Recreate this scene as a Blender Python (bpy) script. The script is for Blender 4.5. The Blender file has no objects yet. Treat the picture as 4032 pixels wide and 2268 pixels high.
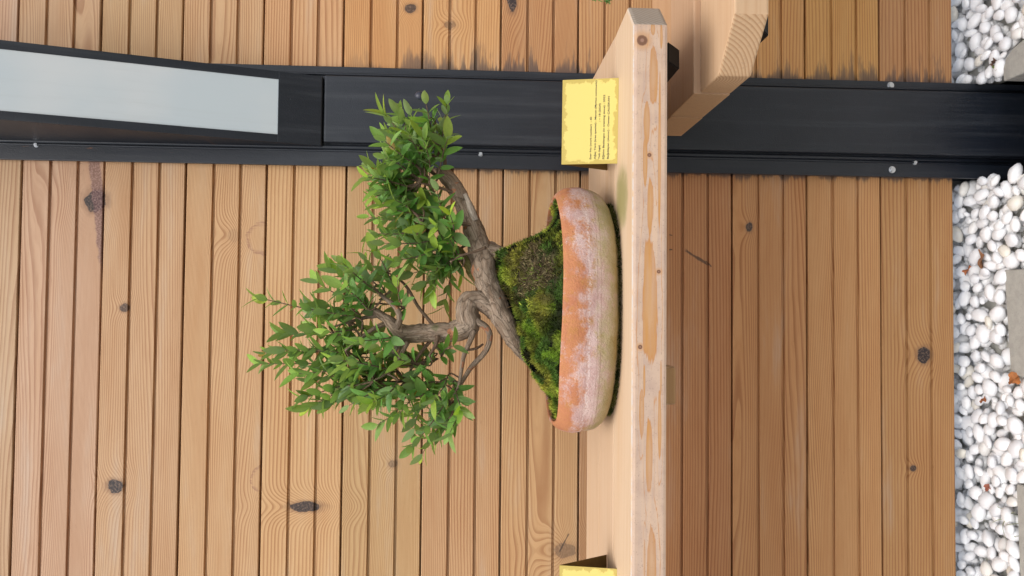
import bpy, bmesh, math, random
import numpy as np
from mathutils import Vector, Matrix, Quaternion, noise as mnoise

R = math.radians
rng = random.Random(7)
scene = bpy.context.scene
col = scene.collection

# ------------------------------------------------------------------ camera
ZC = 1.06                                    # lens height above the ground
YAW, PITCH, ROLL = 0.03120, 0.05352, 0.01109
FPX = 2933.0
fwd = Vector((math.sin(YAW)*math.cos(PITCH), math.cos(YAW)*math.cos(PITCH), -math.sin(PITCH)))
rt0 = Vector((math.cos(YAW), -math.sin(YAW), 0)); up0 = rt0.cross(fwd)
rt = rt0*math.cos(ROLL) + up0*math.sin(ROLL)
up = up0*math.cos(ROLL) - rt0*math.sin(ROLL)
cam_d = bpy.data.cameras.new('camera'); cam = bpy.data.objects.new('camera', cam_d); col.objects.link(cam)
cam_d.sensor_fit = 'HORIZONTAL'; cam_d.sensor_width = 36.0; cam_d.lens = FPX/4032*36.0
cam_d.clip_start = 0.02; cam_d.clip_end = 500
# the photograph was taken with the phone turned on its side: world up points to the left of the picture
cx, cy, cz = -up, rt, -fwd
cam.matrix_world = Matrix(((cx.x, cy.x, cz.x, 0), (cx.y, cy.y, cz.y, 0), (cx.z, cy.z, cz.z, ZC), (0, 0, 0, 1)))
scene.camera = cam

# ------------------------------------------------------------------ sky, sun, exposure
SUN_EL, SUN_AZ = R(58), R(12)                # sun behind the camera, a little to its left
w = bpy.data.worlds.new('World'); scene.world = w; w.use_nodes = True
wn = w.node_tree.nodes; wl = w.node_tree.links; wn.clear()
wo = wn.new('ShaderNodeOutputWorld'); bg = wn.new('ShaderNodeBackground'); sky = wn.new('ShaderNodeTexSky')
hs = wn.new('ShaderNodeHueSaturation'); hs.inputs['Saturation'].default_value = 0.36
sky.sky_type = 'NISHITA'; sky.sun_disc = False; sky.sun_elevation = SUN_EL; sky.sun_rotation = R(180) + SUN_AZ
sky.dust_density = 3.0; sky.air_density = 1.0
bg.inputs['Strength'].default_value = 0.15
wl.new(sky.outputs[0], hs.inputs['Color']); wl.new(hs.outputs[0], bg.inputs['Color']); wl.new(bg.outputs[0], wo.inputs['Surface'])
sd = bpy.data.lights.new('sun', 'SUN'); sd.energy = 1.3; sd.angle = R(40); sd.color = (1.0, 0.95, 0.88)
sun = bpy.data.objects.new('sun', sd); col.objects.link(sun)
tosun = Vector((-math.sin(SUN_AZ)*math.cos(SUN_EL), -math.cos(SUN_AZ)*math.cos(SUN_EL), math.sin(SUN_EL)))
sun.rotation_euler = tosun.to_track_quat('Z', 'Y').to_euler(); sun.location = (0, -3, 5)
vs = scene.view_settings
vs.view_transform = 'Standard'; vs.look = 'None'; vs.gamma = 1.0; vs.exposure = 0.62; vs.use_curve_mapping = False
scene.cycles.use_denoising = True
scene.cycles.max_bounces = 6

# ------------------------------------------------------------------ helpers
def at(x, y, Y):
    """a point measured in the photograph (4032 wide), on the vertical plane Y metres ahead"""
    ray = fwd + rt*((1134 - y)/FPX) + up*((2016 - x)/FPX)
    p = ray*(Y/ray.y); p.z += ZC
    return p
S = 4032/2576
def atd(x, y, Y): return at(x*S, y*S, Y)

def tag(o, label=None, cat=None, group=None, kind=None):
    if label: o['label'] = label
    if cat: o['category'] = cat
    if group: o['group'] = group
    if kind: o['kind'] = kind
    return o
def empty(name, loc=(0, 0, 0), parent=None):
    o = bpy.data.objects.new(name, None); col.objects.link(o); o.location = loc
    o.empty_display_size = 0.05
    if parent: o.parent = parent
    return o
def link(name, me, parent=None, mat=None, world=True):
    """mesh coordinates are world coordinates; under a parent they are brought to the parent's frame"""
    o = bpy.data.objects.new(name, me); col.objects.link(o)
    if parent is not None:
        o.parent = parent
        if world: o.matrix_parent_inverse = Matrix.Translation(-Vector(parent.location))
    if mat is not None and not me.materials: me.materials.append(mat)
    return o
def mesh(name, verts, faces, smooth=False):
    me = bpy.data.meshes.new(name); me.from_pydata([tuple(v) for v in verts], [], faces); me.update()
    if smooth: me.polygons.foreach_set('use_smooth', [True]*len(me.polygons))
    return me
def from_bm(name, bm, smooth=False):
    bmesh.ops.recalc_face_normals(bm, faces=bm.faces)
    me = bpy.data.meshes.new(name); bm.to_mesh(me); bm.free()
    if smooth: me.polygons.foreach_set('use_smooth', [True]*len(me.polygons))
    return me
def box_mesh(name, a, b, bevel=0.0, seg=2):
    bm = bmesh.new(); bmesh.ops.create_cube(bm, size=1)
    for v in bm.verts:
        v.co = Vector([a[i] + (v.co[i] + .5)*(b[i] - a[i]) for i in range(3)])
    if bevel: bmesh.ops.bevel(bm, geom=bm.edges[:], offset=bevel, segments=seg, affect='EDGES', profile=.6)
    return from_bm(name, bm)
def prism_mesh(name, outline, z0, z1, bevel=0.0, seg=2):
    bm = bmesh.new()
    lo = [bm.verts.new((x, y, z0)) for x, y in outline]; hi = [bm.verts.new((x, y, z1)) for x, y in outline]
    bm.faces.new(lo[::-1]); bm.faces.new(hi)
    n = len(outline)
    for i in range(n): bm.faces.new((lo[i], lo[(i+1) % n], hi[(i+1) % n], hi[i]))
    if bevel: bmesh.ops.bevel(bm, geom=bm.edges[:], offset=bevel, segments=seg, affect='EDGES', profile=.6)
    return from_bm(name, bm)
def catmull(pts, n):
    P = [pts[0]] + list(pts) + [pts[-1]]; out = []
    for i in range(1, len(P) - 2):
        p0, p1, p2, p3 = [np.array(q, float) for q in P[i-1:i+3]]
        for k in range(n):
            t = k/n
            out.append(.5*((2*p1) + (p2-p0)*t + (2*p0-5*p1+4*p2-p3)*t*t + (3*p1-p0-3*p2+p3)*t**3))
    out.append(np.array(P[-2], float)); return out
def tube_mesh(name, pts, radii, seg=12, sub=6, rough=0.0, nscale=60.0, cap=True):
    """tapered limb through the points; UV: u around, v metres along"""
    C = catmull([tuple(p) + (r,) for p, r in zip(pts, radii)], sub)
    verts, faces, uv = [], [], []
    prev = None; L = 0; lens = []
    for i, c in enumerate(C):
        p = Vector(c[:3]); q = Vector(C[min(i+1, len(C)-1)][:3]) - Vector(C[max(i-1, 0)][:3])
        if q.length < 1e-9: q = Vector((0, 0, 1))
        q.normalize()
        if prev is None: a = q.orthogonal().normalized()
        else:
            a = prev - q*prev.dot(q)
            a = a.normalized() if a.length > 1e-6 else q.orthogonal().normalized()
        prev = a; b = q.cross(a)
        if i: L += (p - Vector(C[i-1][:3])).length
        lens.append(L)
        for k in range(seg):
            t = 2*math.pi*k/seg; d = a*math.cos(t) + b*math.sin(t); r = max(c[3], 2e-4)
            if rough:
                s = p + d*r
                r *= 1 + rough*(mnoise.noise(s*nscale) + .5*mnoise.noise(s*nscale*2.7))
            verts.append(p + d*r)
    n = len(C)
    for i in range(n-1):
        for k in range(seg):
            k2 = (k+1) % seg
            faces.append((i*seg+k, i*seg+k2, (i+1)*seg+k2, (i+1)*seg+k))
            uv += [(k/seg, lens[i]), ((k+1)/seg, lens[i]), ((k+1)/seg, lens[i+1]), (k/seg, lens[i+1])]
    if cap:
        for ring, flip in ((0, True), (n-1, False)):
            f = [ring*seg+k for k in range(seg)]
            faces.append(tuple(f[::-1] if flip else f)); uv += [(0, lens[ring])]*seg
    me = mesh(name, verts, faces, True)
    ul = me.uv_layers.new(name='UVMap')
    ul.data.foreach_set('uv', [c for q in uv for c in q])
    return me

# ------------------------------------------------------------------ node material builder
class NT:
    def __init__(s, name):
        s.m = bpy.data.materials.new(name); s.m.use_nodes = True
        s.t = s.m.node_tree; s.t.nodes.clear()
        s.out = s.t.nodes.new('ShaderNodeOutputMaterial')
    def n(s, typ, **kw):
        nd = s.t.nodes.new(typ)
        for k, v in kw.items(): setattr(nd, k, v)
        return nd
    def put(s, sock, v):
        if v is None: return
        if isinstance(v, bpy.types.NodeSocket): s.t.links.new(v, sock)
        elif isinstance(v, (tuple, list)) and len(v) == 3 and sock.type == 'RGBA': sock.default_value = (*v, 1)
        else: sock.default_value = v
    def math(s, op, a, b=None, c=None, clamp=False):
        nd = s.n('ShaderNodeMath', operation=op, use_clamp=clamp)
        for i, v in enumerate((a, b, c)): s.put(nd.inputs[i], v)
        return nd.outputs[0]
    def vmath(s, op, a, b=None):
        nd = s.n('ShaderNodeVectorMath', operation=op)
        s.put(nd.inputs[0], a); s.put(nd.inputs[1], b); return nd.outputs[0]
    def comb(s, x, y, z):
        nd = s.n('ShaderNodeCombineXYZ')
        for i, v in enumerate((x, y, z)): s.put(nd.inputs[i], v)
        return nd.outputs[0]
    def sep(s, v):
        nd = s.n('ShaderNodeSeparateXYZ'); s.put(nd.inputs[0], v); return nd.outputs
    def noise(s, vec, scale, detail=3, rough=.55, dist=0.0):
        nd = s.n('ShaderNodeTexNoise'); s.put(nd.inputs['Vector'], vec); s.put(nd.inputs['Scale'], scale)
        nd.inputs['Detail'].default_value = detail; nd.inputs['Roughness'].default_value = rough
        nd.inputs['Distortion'].default_value = dist
        return nd.outputs['Fac']
    def step(s, x, lo, hi, smooth=True):
        nd = s.n('ShaderNodeMapRange', interpolation_type='SMOOTHSTEP' if smooth else 'LINEAR')
        s.put(nd.inputs['Value'], x); s.put(nd.inputs['From Min'], lo); s.put(nd.inputs['From Max'], hi)
        return nd.outputs[0]
    def map(s, x, lo, hi, a, b):
        nd = s.n('ShaderNodeMapRange'); s.put(nd.inputs['Value'], x); s.put(nd.inputs['From Min'], lo); s.put(nd.inputs['From Max'], hi)
        s.put(nd.inputs['To Min'], a); s.put(nd.inputs['To Max'], b); return nd.outputs[0]
    def mix(s, f, a, b, blend='MIX'):
        nd = s.n('ShaderNodeMix', data_type='RGBA', blend_type=blend)
        s.put(nd.inputs[0], f); s.put(nd.inputs[6], a); s.put(nd.inputs[7], b); return nd.outputs[2]
    def scale(s, c, f):
        nd = s.n('ShaderNodeVectorMath', operation='SCALE'); s.put(nd.inputs[0], c); s.put(nd.inputs['Scale'], f); return nd.outputs[0]
    def bump(s, h, strength=.3, dist=.001, normal=None):
        nd = s.n('ShaderNodeBump'); s.put(nd.inputs['Height'], h); nd.inputs['Strength'].default_value = strength
        nd.inputs['Distance'].default_value = dist
        if normal: s.put(nd.inputs['Normal'], normal)
        return nd.outputs[0]
    def bsdf(s, color, rough=.6, normal=None, metal=0.0, spec=.5, link=True):
        nd = s.n('ShaderNodeBsdfPrincipled'); s.put(nd.inputs['Base Color'], color); s.put(nd.inputs['Roughness'], rough)
        s.put(nd.inputs['Metallic'], metal); nd.inputs['Specular IOR Level'].default_value = spec
        if normal is not None: s.put(nd.inputs['Normal'], normal)
        if link: s.t.links.new(nd.outputs[0], s.out.inputs['Surface'])
        return nd.outputs[0]
    def pos(s): return s.n('ShaderNodeNewGeometry').outputs['Position']
    def info(s): return s.n('ShaderNodeObjectInfo').outputs

# ------------------------------------------------------------------ wood
def wall_wood():
    t = NT('weathered_larch'); pos = t.pos(); x, y, z = t.sep(pos); info = t.info()
    rnd = info['Random']; seed = t.math('MULTIPLY', rnd, 37.0)
    r2 = t.math('FRACT', t.math('MULTIPLY', rnd, 7.31)); r3 = t.math('FRACT', t.math('MULTIPLY', rnd, 17.77))
    # slow wander of the growth rings along the board
    wv = t.comb(t.math('MULTIPLY', x, .75), t.math('MULTIPLY', z, 9.0), seed)
    wander = t.math('SUBTRACT', t.noise(wv, 1.0, 1, .4), .5)
    wv2 = t.comb(t.math('MULTIPLY', x, 7.0), t.math('MULTIPLY', z, 30.0), seed)
    wiggle = t.math('SUBTRACT', t.noise(wv2, 1.0, 2, .5), .5)
    g = t.math('ADD', z, t.math('MULTIPLY', wander, t.map(r2, 0, 1, .03, .22)))
    g = t.math('ADD', g, t.math('MULTIPLY', wiggle, .0035))
    core = None; halo = None
    warp = t.noise(pos, 60, 2)
    for kx, kz, rx, rz, amp in KNOTS:
        dx = t.math('DIVIDE', t.math('SUBTRACT', x, kx), rx); dz = t.math('DIVIDE', t.math('SUBTRACT', z, kz), rz)
        e2 = t.math('ADD', t.math('MULTIPLY', dx, dx), t.math('MULTIPLY', dz, dz))
        ex = t.math('EXPONENT', t.math('MULTIPLY', e2, -.16))
        g = t.math('ADD', g, t.math('MULTIPLY', ex, rz*1.5))
        e = t.math('ADD', t.math('SQRT', e2), t.math('MULTIPLY', t.math('SUBTRACT', warp, .5), 1.1))
        c = t.math('MULTIPLY', t.step(e, 1.06, .90), amp); h = t.math('MULTIPLY', t.step(e, 1.75, .9), amp*.6)
        core = c if core is None else t.math('MAXIMUM', core, c)
        halo = h if halo is None else t.math('MAXIMUM', halo, h)
    F = t.map(r3, 0, 1, 130, 300)
    ring = t.math('FRACT', t.math('MULTIPLY', g, F))
    late = t.math('MULTIPLY', t.step(ring, .35, .92), t.step(ring, 1.0, .93))
    fine = t.noise(t.comb(t.math('MULTIPLY', x, 18), t.math('MULTIPLY', g, 900), seed), 1.0, 2, .6)
    blot = t.noise(t.comb(t.math('MULTIPLY', x, 3.0), t.math('MULTIPLY', z, 22.0), seed), 1.0, 4, .6)
    speck = t.noise(t.comb(t.math('MULTIPLY', x, 60), t.math('MULTIPLY', z, 420), seed), 1.0, 2, .7)
    base = info['Color']
    c = t.mix(t.math('MULTIPLY', t.step(blot, .35, .72), .45), base, t.mix(1, base, (.92, .80, .70), 'MULTIPLY'))
    c = t.mix(t.math('MULTIPLY', t.step(blot, .45, .22), .65), c, t.mix(.5, base, (.44, .39, .34)))
    c = t.mix(t.math('MULTIPLY', late, t.map(blot, .3, .7, .35, .80)), c, t.mix(1, base, (.50, .33, .24), 'MULTIPLY'))
    c = t.mix(t.math('MULTIPLY', t.step(fine, .42, .78), .30), c, t.mix(1, base, (.62, .47, .38), 'MULTIPLY'))
    c = t.mix(t.math('MULTIPLY', t.step(speck, .66, .8), .4), c, t.mix(1, base, (.45, .33, .28), 'MULTIPLY'))
    c = t.mix(halo, c, (.20, .105, .058))
    # resin arcs and a scuff
    for ax, az, rx, rz, up_ in ARCS:
        dx = t.math('DIVIDE', t.math('SUBTRACT', x, ax), rx); dz = t.math('DIVIDE', t.math('SUBTRACT', z, az), rz)
        e = t.math('ADD', t.math('SQRT', t.math('ADD', t.math('MULTIPLY', dx, dx), t.math('MULTIPLY', dz, dz))), t.math('MULTIPLY', t.math('SUBTRACT', warp, .5), .5))
        m_ = t.math('MULTIPLY', t.math('MULTIPLY', t.step(e, 1.06, 1.0), t.step(e, .70, .98)), t.step(t.noise(t.comb(t.math('MULTIPLY', x, 400), 0, t.math('MULTIPLY', z, 40)), 1.0, 2), .38, .52))
        if up_: m_ = t.math('MULTIPLY', m_, t.math('GREATER_THAN', z, az))
        c = t.mix(t.math('MULTIPLY', m_, .5), c, (.22, .09, .07))
    for (x0, z0, x1, z1, wd) in SCUFF:
        L_ = math.hypot(x1-x0, z1-z0); ux, uz = (x1-x0)/L_, (z1-z0)/L_
        px, pz = t.math('SUBTRACT', x, x0), t.math('SUBTRACT', z, z0)
        al_ = t.math('ADD', t.math('MULTIPLY', px, ux), t.math('MULTIPLY', pz, uz)); pe = t.math('SUBTRACT', t.math('MULTIPLY', px, uz), t.math('MULTIPLY', pz, ux))
        pe = t.math('ADD', t.math('ABSOLUTE', pe), t.math('MULTIPLY', t.math('SUBTRACT', warp, .5), wd*1.6))
        m_ = t.math('MULTIPLY', t.step(pe, wd, wd*.3), t.math('MULTIPLY', t.step(al_, 0, L_*.15), t.step(al_, L_, L_*.9)))
        c = t.mix(t.math('MULTIPLY', m_, .75), c, (.035, .025, .022))
    kr = t.noise(pos, 260, 3, .7)
    c = t.mix(core, c, t.mix(t.step(kr, .45, .68), (.030, .022, .022), (.15, .10, .075)))
    # red heartwood streak of the knotty board
    sx = t.step(x, .02, .12); sw = t.math('ADD', .716, t.math('MULTIPLY', t.math('SUBTRACT', x, .06), .13))
    sn = t.math('ADD', t.math('ABSOLUTE', t.math('SUBTRACT', z, t.math('ADD', sw, ZC))), t.math('MULTIPLY', t.math('SUBTRACT', warp, .5), .012))
    st = t.math('MULTIPLY', t.step(sn, .0135, .0085), t.math('MULTIPLY', sx, t.step(x, .34, .30)))
    st = t.math('MULTIPLY', st, t.math('GREATER_THAN', z, .7232 + ZC))
    c = t.mix(t.math('MULTIPLY', st, .72), c, t.mix(t.step(kr, .4, .66), (.11, .045, .045), (.30, .19, .17)))
    # mould creeping from the steel post into the end grain
    mn = t.noise(t.comb(t.math('MULTIPLY', x, 9), t.math('MULTIPLY', z, 70), 3.1), 1.0, 4, .65)
    mn2 = t.noise(t.comb(t.math('MULTIPLY', x, 4), t.math('MULTIPLY', z, 15), 8.1), 1.0, 2, .5)
    right = t.math('SUBTRACT', x, .478)
    lft = t.math('SUBTRACT', .288, x)
    side = t.math('GREATER_THAN', x, .38)
    dist = t.math('ADD', t.math('MULTIPLY', right, side), t.math('MULTIPLY', lft, t.math('SUBTRACT', 1, side)))
    reach = t.math('MULTIPLY', t.math('MULTIPLY', t.step(mn, .30, .78), t.step(mn2, .25, .65)), t.math('ADD', .022, t.math('MULTIPLY', side, .063)))
    zm = t.step(z, 1.25 + .15, 1.25 - .12)
    mould = t.math('MULTIPLY', t.step(t.math('DIVIDE', dist, t.math('ADD', reach, .002)), 1.5, .25), zm)
    c = t.mix(t.math('MULTIPLY', mould, .74), c, (.045, .044, .050))
    ht = t.math('ADD', t.math('MULTIPLY', late, .5), t.math('MULTIPLY', fine, .6))
    t.bsdf(c, t.map(blot, .3, .7, .5, .68), t.bump(ht, .35, .0006), spec=.35)
    return t.m

def shelf_wood(name, face=False):
    """pale glued pine; the front edge of the upper shelf is worn to grey-pink with amber patches"""
    t = NT(name); pos = t.pos(); x, y, z = t.sep(pos); info = t.info(); seed = t.math('MULTIPLY', info['Random'], 21.0)
    nrm = t.sep(t.n('ShaderNodeNewGeometry').outputs['True Normal'])
    streak = t.noise(t.comb(t.math('MULTIPLY', x, 5), t.math('MULTIPLY', y, 160), t.math('ADD', t.math('MULTIPLY', z, 160), seed)), 1.0, 4, .6)
    broad = t.noise(t.comb(t.math('MULTIPLY', x, 2.2), t.math('MULTIPLY', y, 22), t.math('ADD', t.math('MULTIPLY', z, 22), seed)), 1.0, 3, .5)
    speck = t.noise(t.comb(t.math('MULTIPLY', x, 45), t.math('MULTIPLY', y, 480), t.math('ADD', t.math('MULTIPLY', z, 480), seed)), 1.0, 2, .6)
    base = info['Color']
    c = t.mix(t.math('MULTIPLY', t.step(streak, .4, .75), .45), base, t.mix(1, base, (.80, .66, .52), 'MULTIPLY'))
    c = t.mix(t.math('MULTIPLY', t.step(broad, .5, .75), .4), c, t.mix(1, base, (.90, .74, .56), 'MULTIPLY'))
    c = t.mix(t.math('MULTIPLY', t.step(speck, .70, .8), .55), c, (.16, .10, .07))
    if face:
        # front edge: fields of the amber patches
        warp = t.math('SUBTRACT', t.noise(t.comb(t.math('MULTIPLY', x, 7), 0, t.math('MULTIPLY', z, 120)), 1.0, 4, .62), .5)
        fld = None
        for ax, az, rx, rz in PATCHES:
            dx = t.math('DIVIDE', t.math('SUBTRACT', x, ax), rx); dz = t.math('DIVIDE', t.math('SUBTRACT', z, az), rz)
            e = t.math('SUBTRACT', 1, t.math('SQRT', t.math('ADD', t.math('MULTIPLY', dx, dx), t.math('MULTIPLY', dz, dz))))
            fld = e if fld is None else t.math('SMOOTH_MAX', fld, e, .25)
        fld = t.math('ADD', fld, t.math('MULTIPLY', warp, 1.3))
        patch = t.step(fld, -.02, .05)
        rim = t.math('MULTIPLY', t.step(fld, -.03, .02), t.step(fld, .12, .03))
        line = t.math('MULTIPLY', t.step(fld, -.80, -.74), t.step(fld, -.66, -.72))
        grey = t.noise(pos, 45, 4, .65)
        f = t.mix(t.step(grey, .38, .66), (.51, .37, .285), (.45, .32, .25))
        f = t.mix(t.math('MULTIPLY', t.step(streak, .38, .7), .5), f, (.62, .43, .29))
        f = t.mix(t.math('MULTIPLY', t.step(t.noise(pos, 420, 2), .62, .72), .55), f, (.28, .20, .16))
        amber = t.mix(t.step(streak, .35, .65), (.48, .235, .070), (.42, .20, .075))
        amber = t.mix(t.step(fld, .25, .7), amber, t.mix(.4, amber, (.52, .33, .18)))
        f = t.mix(t.math('MULTIPLY', patch, t.map(streak, .35, .65, .95, .55)), f, amber)
        f = t.mix(t.math('MULTIPLY', rim, .5), f, (.45, .19, .055))
        f = t.mix(t.math('MULTIPLY', line, .75), f, (.46, .21, .075))
        for kx, kz, r in FKNOTS:
            dx = t.math('SUBTRACT', x, kx); dz = t.math('SUBTRACT', z, kz)
            d = t.math('SQRT', t.math('ADD', t.math('MULTIPLY', dx, dx), t.math('MULTIPLY', dz, dz)))
            d = t.math('ADD', d, t.math('MULTIPLY', warp, r*.5))
            f = t.mix(t.math('MULTIPLY', t.step(d, r*2.4, r*1.0), .6), f, (.50, .26, .11))
            f = t.mix(t.math('MULTIPLY', t.step(d, r*1.1, r*.8), .85), f, (.12, .05, .032))
            f = t.mix(t.step(d, r*.45, r*.2), f, (.30, .17, .12))
        front = t.step(nrm[1], -.5, -.9)
        c = t.mix(front, c, f)
        edge = t.math('MULTIPLY', t.step(nrm[1], -.08, -.3), t.math('SUBTRACT', 1, front))
        c = t.mix(t.math('MULTIPLY', edge, t.step(t.noise(pos, 120, 3), .35, .6)), c, (.50, .45, .41))
        # algae stain on the top beside the pot
        ax = t.math('DIVIDE', t.math('SUBTRACT', x, .165), .05); ay = t.math('DIVIDE', t.math('SUBTRACT', y, 1.055), .045)
        al = t.math('ADD', t.math('ADD', t.math('MULTIPLY', ax, ax), t.math('MULTIPLY', ay, ay)), t.math('SUBTRACT', t.noise(pos, 50, 3), .5))
        c = t.mix(t.math('MULTIPLY', t.step(al, 1.3, .1), t.math('MULTIPLY', t.step(nrm[2], .7, .9), .75)), c, (.20, .19, .05))
    # end grain
    rr = t.math('SQRT', t.math('ADD', t.math('POWER', t.math('SUBTRACT', y, EG[name][0]), 2), t.math('POWER', t.math('SUBTRACT', z, EG[name][1]), 2)))
    rg = t.math('FRACT', t.math('MULTIPLY', t.math('ADD', rr, t.math('MULTIPLY', broad, .004)), 230))
    eg = t.mix(t.math('MULTIPLY', t.step(rg, .35, .9), .8), EG[name][2], EG[name][3])
    eg = t.mix(t.math('MULTIPLY', t.step(t.noise(pos, 260, 3), .5, .75), .35), eg, (.25, .17, .11))
    c = t.mix(t.step(t.math('ABSOLUTE', nrm[0]), .4, .55), c, eg)
    t.bsdf(c, .62, t.bump(t.math('ADD', streak, t.math('MULTIPLY', speck, .4)), .3, .0005), spec=.3)
    return t.m

KNOTS = [(.209, .741+ZC, .021, .0205, 1.0), (-.001, .680+ZC, .0085, .009, .8), (-.347, .689+ZC, .013, .015, 1.0),
         (-.389, .322+ZC, .010, .031, .95), (-.306, .152+ZC, .008, .010, .45), (.145, .473+ZC, .013, .013, .12),
         (-.083, -.938+ZC, .016, .015, 1.0), (-.316, -.912+ZC, .006, .007, .9), (.177, -.568+ZC, .010, .007, .9),
         (.606, .130+ZC, .009, .012, .85), (.625, -.075+ZC, .020, .010, 1.0), (-.478, -.191+ZC, .014, .024, .45),
         (.10, -.21+ZC, .014, .020, .3), (.575, .05+ZC, .007, .012, .4)]
ARCS = [(.14, .4089+ZC, .034, .040, True), (-.335, .4089+ZC, .026, .022, True)]
SCUFF = []
for a_, b_, w_ in (((1720, 627), (1786, 668), .004), ((1778, 655), (1790, 672), .002), ((1683, 590), (1692, 592), .002), ((1683, 628), (1692, 628), .002), ((1405, 1392), (1432, 1340), .002)):
    p_, q_ = atd(*a_, 1.5), atd(*b_, 1.5); SCUFF.append((p_.x, p_.z, q_.x, q_.z, w_))
def fz(v): return at(v, 1134, .98).z
def fx(y): return at(2560, y, .98).x
PATCHES = []
for y0, y1, v0, v1 in ((935, 1430, 2530, 2588), (170, 420, 2552, 2588), (85, 140, 2558, 2578), (300, 900, 2590, 2601), (540, 720, 2530, 2546), (400, 560, 2532, 2556),
                       (690, 930, 2548, 2572), (1530, 1720, 2520, 2538), (1530, 1800, 2592, 2606), (1640, 1940, 2545, 2572), (2080, 2420, 2550, 2590), (2120, 2300, 2538, 2546),
                       (1440, 1560, 2534, 2542), (1420, 1560, 2600, 2607), (90, 190, 2594, 2606)):
    PATCHES.append(((fx(y0)+fx(y1))/2, (fz(v0)+fz(v1))/2, abs(fx(y0)-fx(y1))/2, abs(fz(v0)-fz(v1))/2))
FKNOTS = [(fx(102*S), fz(1613*S), .0075), (fx(390*S), fz(1632*S), .003), (fx(683*S), fz(1657*S), .0028), (fx(873*S), fz(1611*S), .0032)]
EG = {'worn_pine_edge': (1.20, .70, (.34, .29, .24), (.24, .195, .155)),
      'pale_pine': (1.3, .80, (.52, .33, .18), (.33, .17, .08)),
      'new_pine': (1.02, .74, (.50, .335, .20), (.34, .185, .09))}
M = {}
M['wall'] = wall_wood()
M['shelf_front'] = shelf_wood('worn_pine_edge', True)
M['shelf'] = shelf_wood('pale_pine')
M['shelf_low'] = shelf_wood('new_pine')

def simple(name, c, rough=.6, metal=0.0, spec=.5, var=.2, nscale=30, bump=.1, bd=.0005, c2=None):
    t = NT(name); pos = t.pos(); n = t.noise(pos, nscale, 4, .6)
    cc = t.mix(t.step(n, .35, .7), c, c2 or tuple(v*(1-var) for v in c))
    t.bsdf(cc, rough, t.bump(t.noise(pos, nscale*6, 3), bump, bd), metal, spec); return t.m
def steel():
    t = NT('black_painted_steel'); pos = t.pos(); x, y, z = t.sep(pos)
    n = t.noise(pos, 14, 4, .6); f = t.noise(pos, 420, 2, .5)
    c = t.mix(t.step(n, .3, .7), (.0060, .0090, .0150), (.009, .012, .019))
    rust = t.math('MULTIPLY', t.step(t.noise(t.comb(t.math('MULTIPLY', x, 90), y, t.math('MULTIPLY', z, 16)), 1.0, 5, .7), .66, .74),
                  t.math('MULTIPLY', t.step(x, .300, .306), t.step(x, .322, .314)))
    c = t.mix(t.math('MULTIPLY', rust, .8), c, (.13, .05, .018))
    scr = t.step(t.noise(t.comb(t.math('MULTIPLY', x, 30), y, t.math('MULTIPLY', z, 240)), 1.0, 2, .8), .77, .80)
    c = t.mix(t.math('MULTIPLY', scr, .4), c, (.12, .13, .15))
    dust = t.noise(t.comb(t.math('MULTIPLY', x, 60), y, t.math('MULTIPLY', z, 2.5)), 1.0, 5, .65)
    c = t.mix(t.math('MULTIPLY', t.step(dust, .45, .75), .30), c, (.055, .062, .072))
    t.bsdf(c, t.map(dust, .3, .7, .34, .56), t.bump(t.math('ADD', f, t.math('MULTIPLY', n, 2.0)), .4, .0008), 0, .5); return t.m
M['steel'] = steel()
M['dark_steel'] = simple('dark_bracket_steel', (.008, .006, .006), .7, spec=.2)
M['zinc'] = simple('zinc_bolt', (.55, .57, .60), .35, .9)
def diffuser_mat():
    t = NT('frosted_acrylic'); pos = t.pos(); n = t.noise(pos, 4.0, 3, .5); x, y, z = t.sep(pos)
    c = t.mix(t.step(n, .35, .65), (.51, .575, .61), (.59, .62, .635))
    d = t.noise(t.comb(t.math('MULTIPLY', x, 70), y, t.math('MULTIPLY', z, 4)), 1.0, 5, .7)
    c = t.mix(t.math('MULTIPLY', t.step(d, .5, .8), .25), c, (.40, .43, .44))
    t.bsdf(c, .22, None, 0, .5); return t.m
M['diffuser'] = diffuser_mat()

# ------------------------------------------------------------------ the setting: ground
def ground_mat():
    t = NT('pale_gravel_soil'); pos = t.pos(); v = t.n('ShaderNodeTexVoronoi'); t.put(v.inputs['Vector'], pos); v.inputs['Scale'].default_value = 34
    c = t.mix(t.step(v.outputs['Distance'], .2, .75), (.24, .235, .21), (.10, .10, .075))
    t.bsdf(c, .8, t.bump(v.outputs['Distance'], .6, .01)); return t.m
HX0, HX1, HY0, HY1 = .274, .492, 1.325, 1.64          # the pit round the foot of the post
def sheet(name, X0, X1, Y0, Y1, z, depth):
    """flat sheet with a pit where the steel post goes down to its footing"""
    o_ = [(X0, Y0), (X1, Y0), (X1, Y1), (X0, Y1)]; h_ = [(HX0, HY0), (HX1, HY0), (HX1, HY1), (HX0, HY1)]
    V = [(a, b, z) for a, b in o_+h_] + [(a, b, z-depth) for a, b in h_]
    F = [(i, (i+1) % 4, 4+(i+1) % 4, 4+i) for i in range(4)] + [(4+i, 4+(i+1) % 4, 8+(i+1) % 4, 8+i) for i in range(4)] + [(8, 9, 10, 11)]
    return mesh(name, V, F)
g = link('ground', sheet('ground', -60, 60, -60, 60, -.055, .25), None, ground_mat())
tag(g, 'pale gravelly ground under the pebbles', 'ground', kind='structure')

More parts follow.
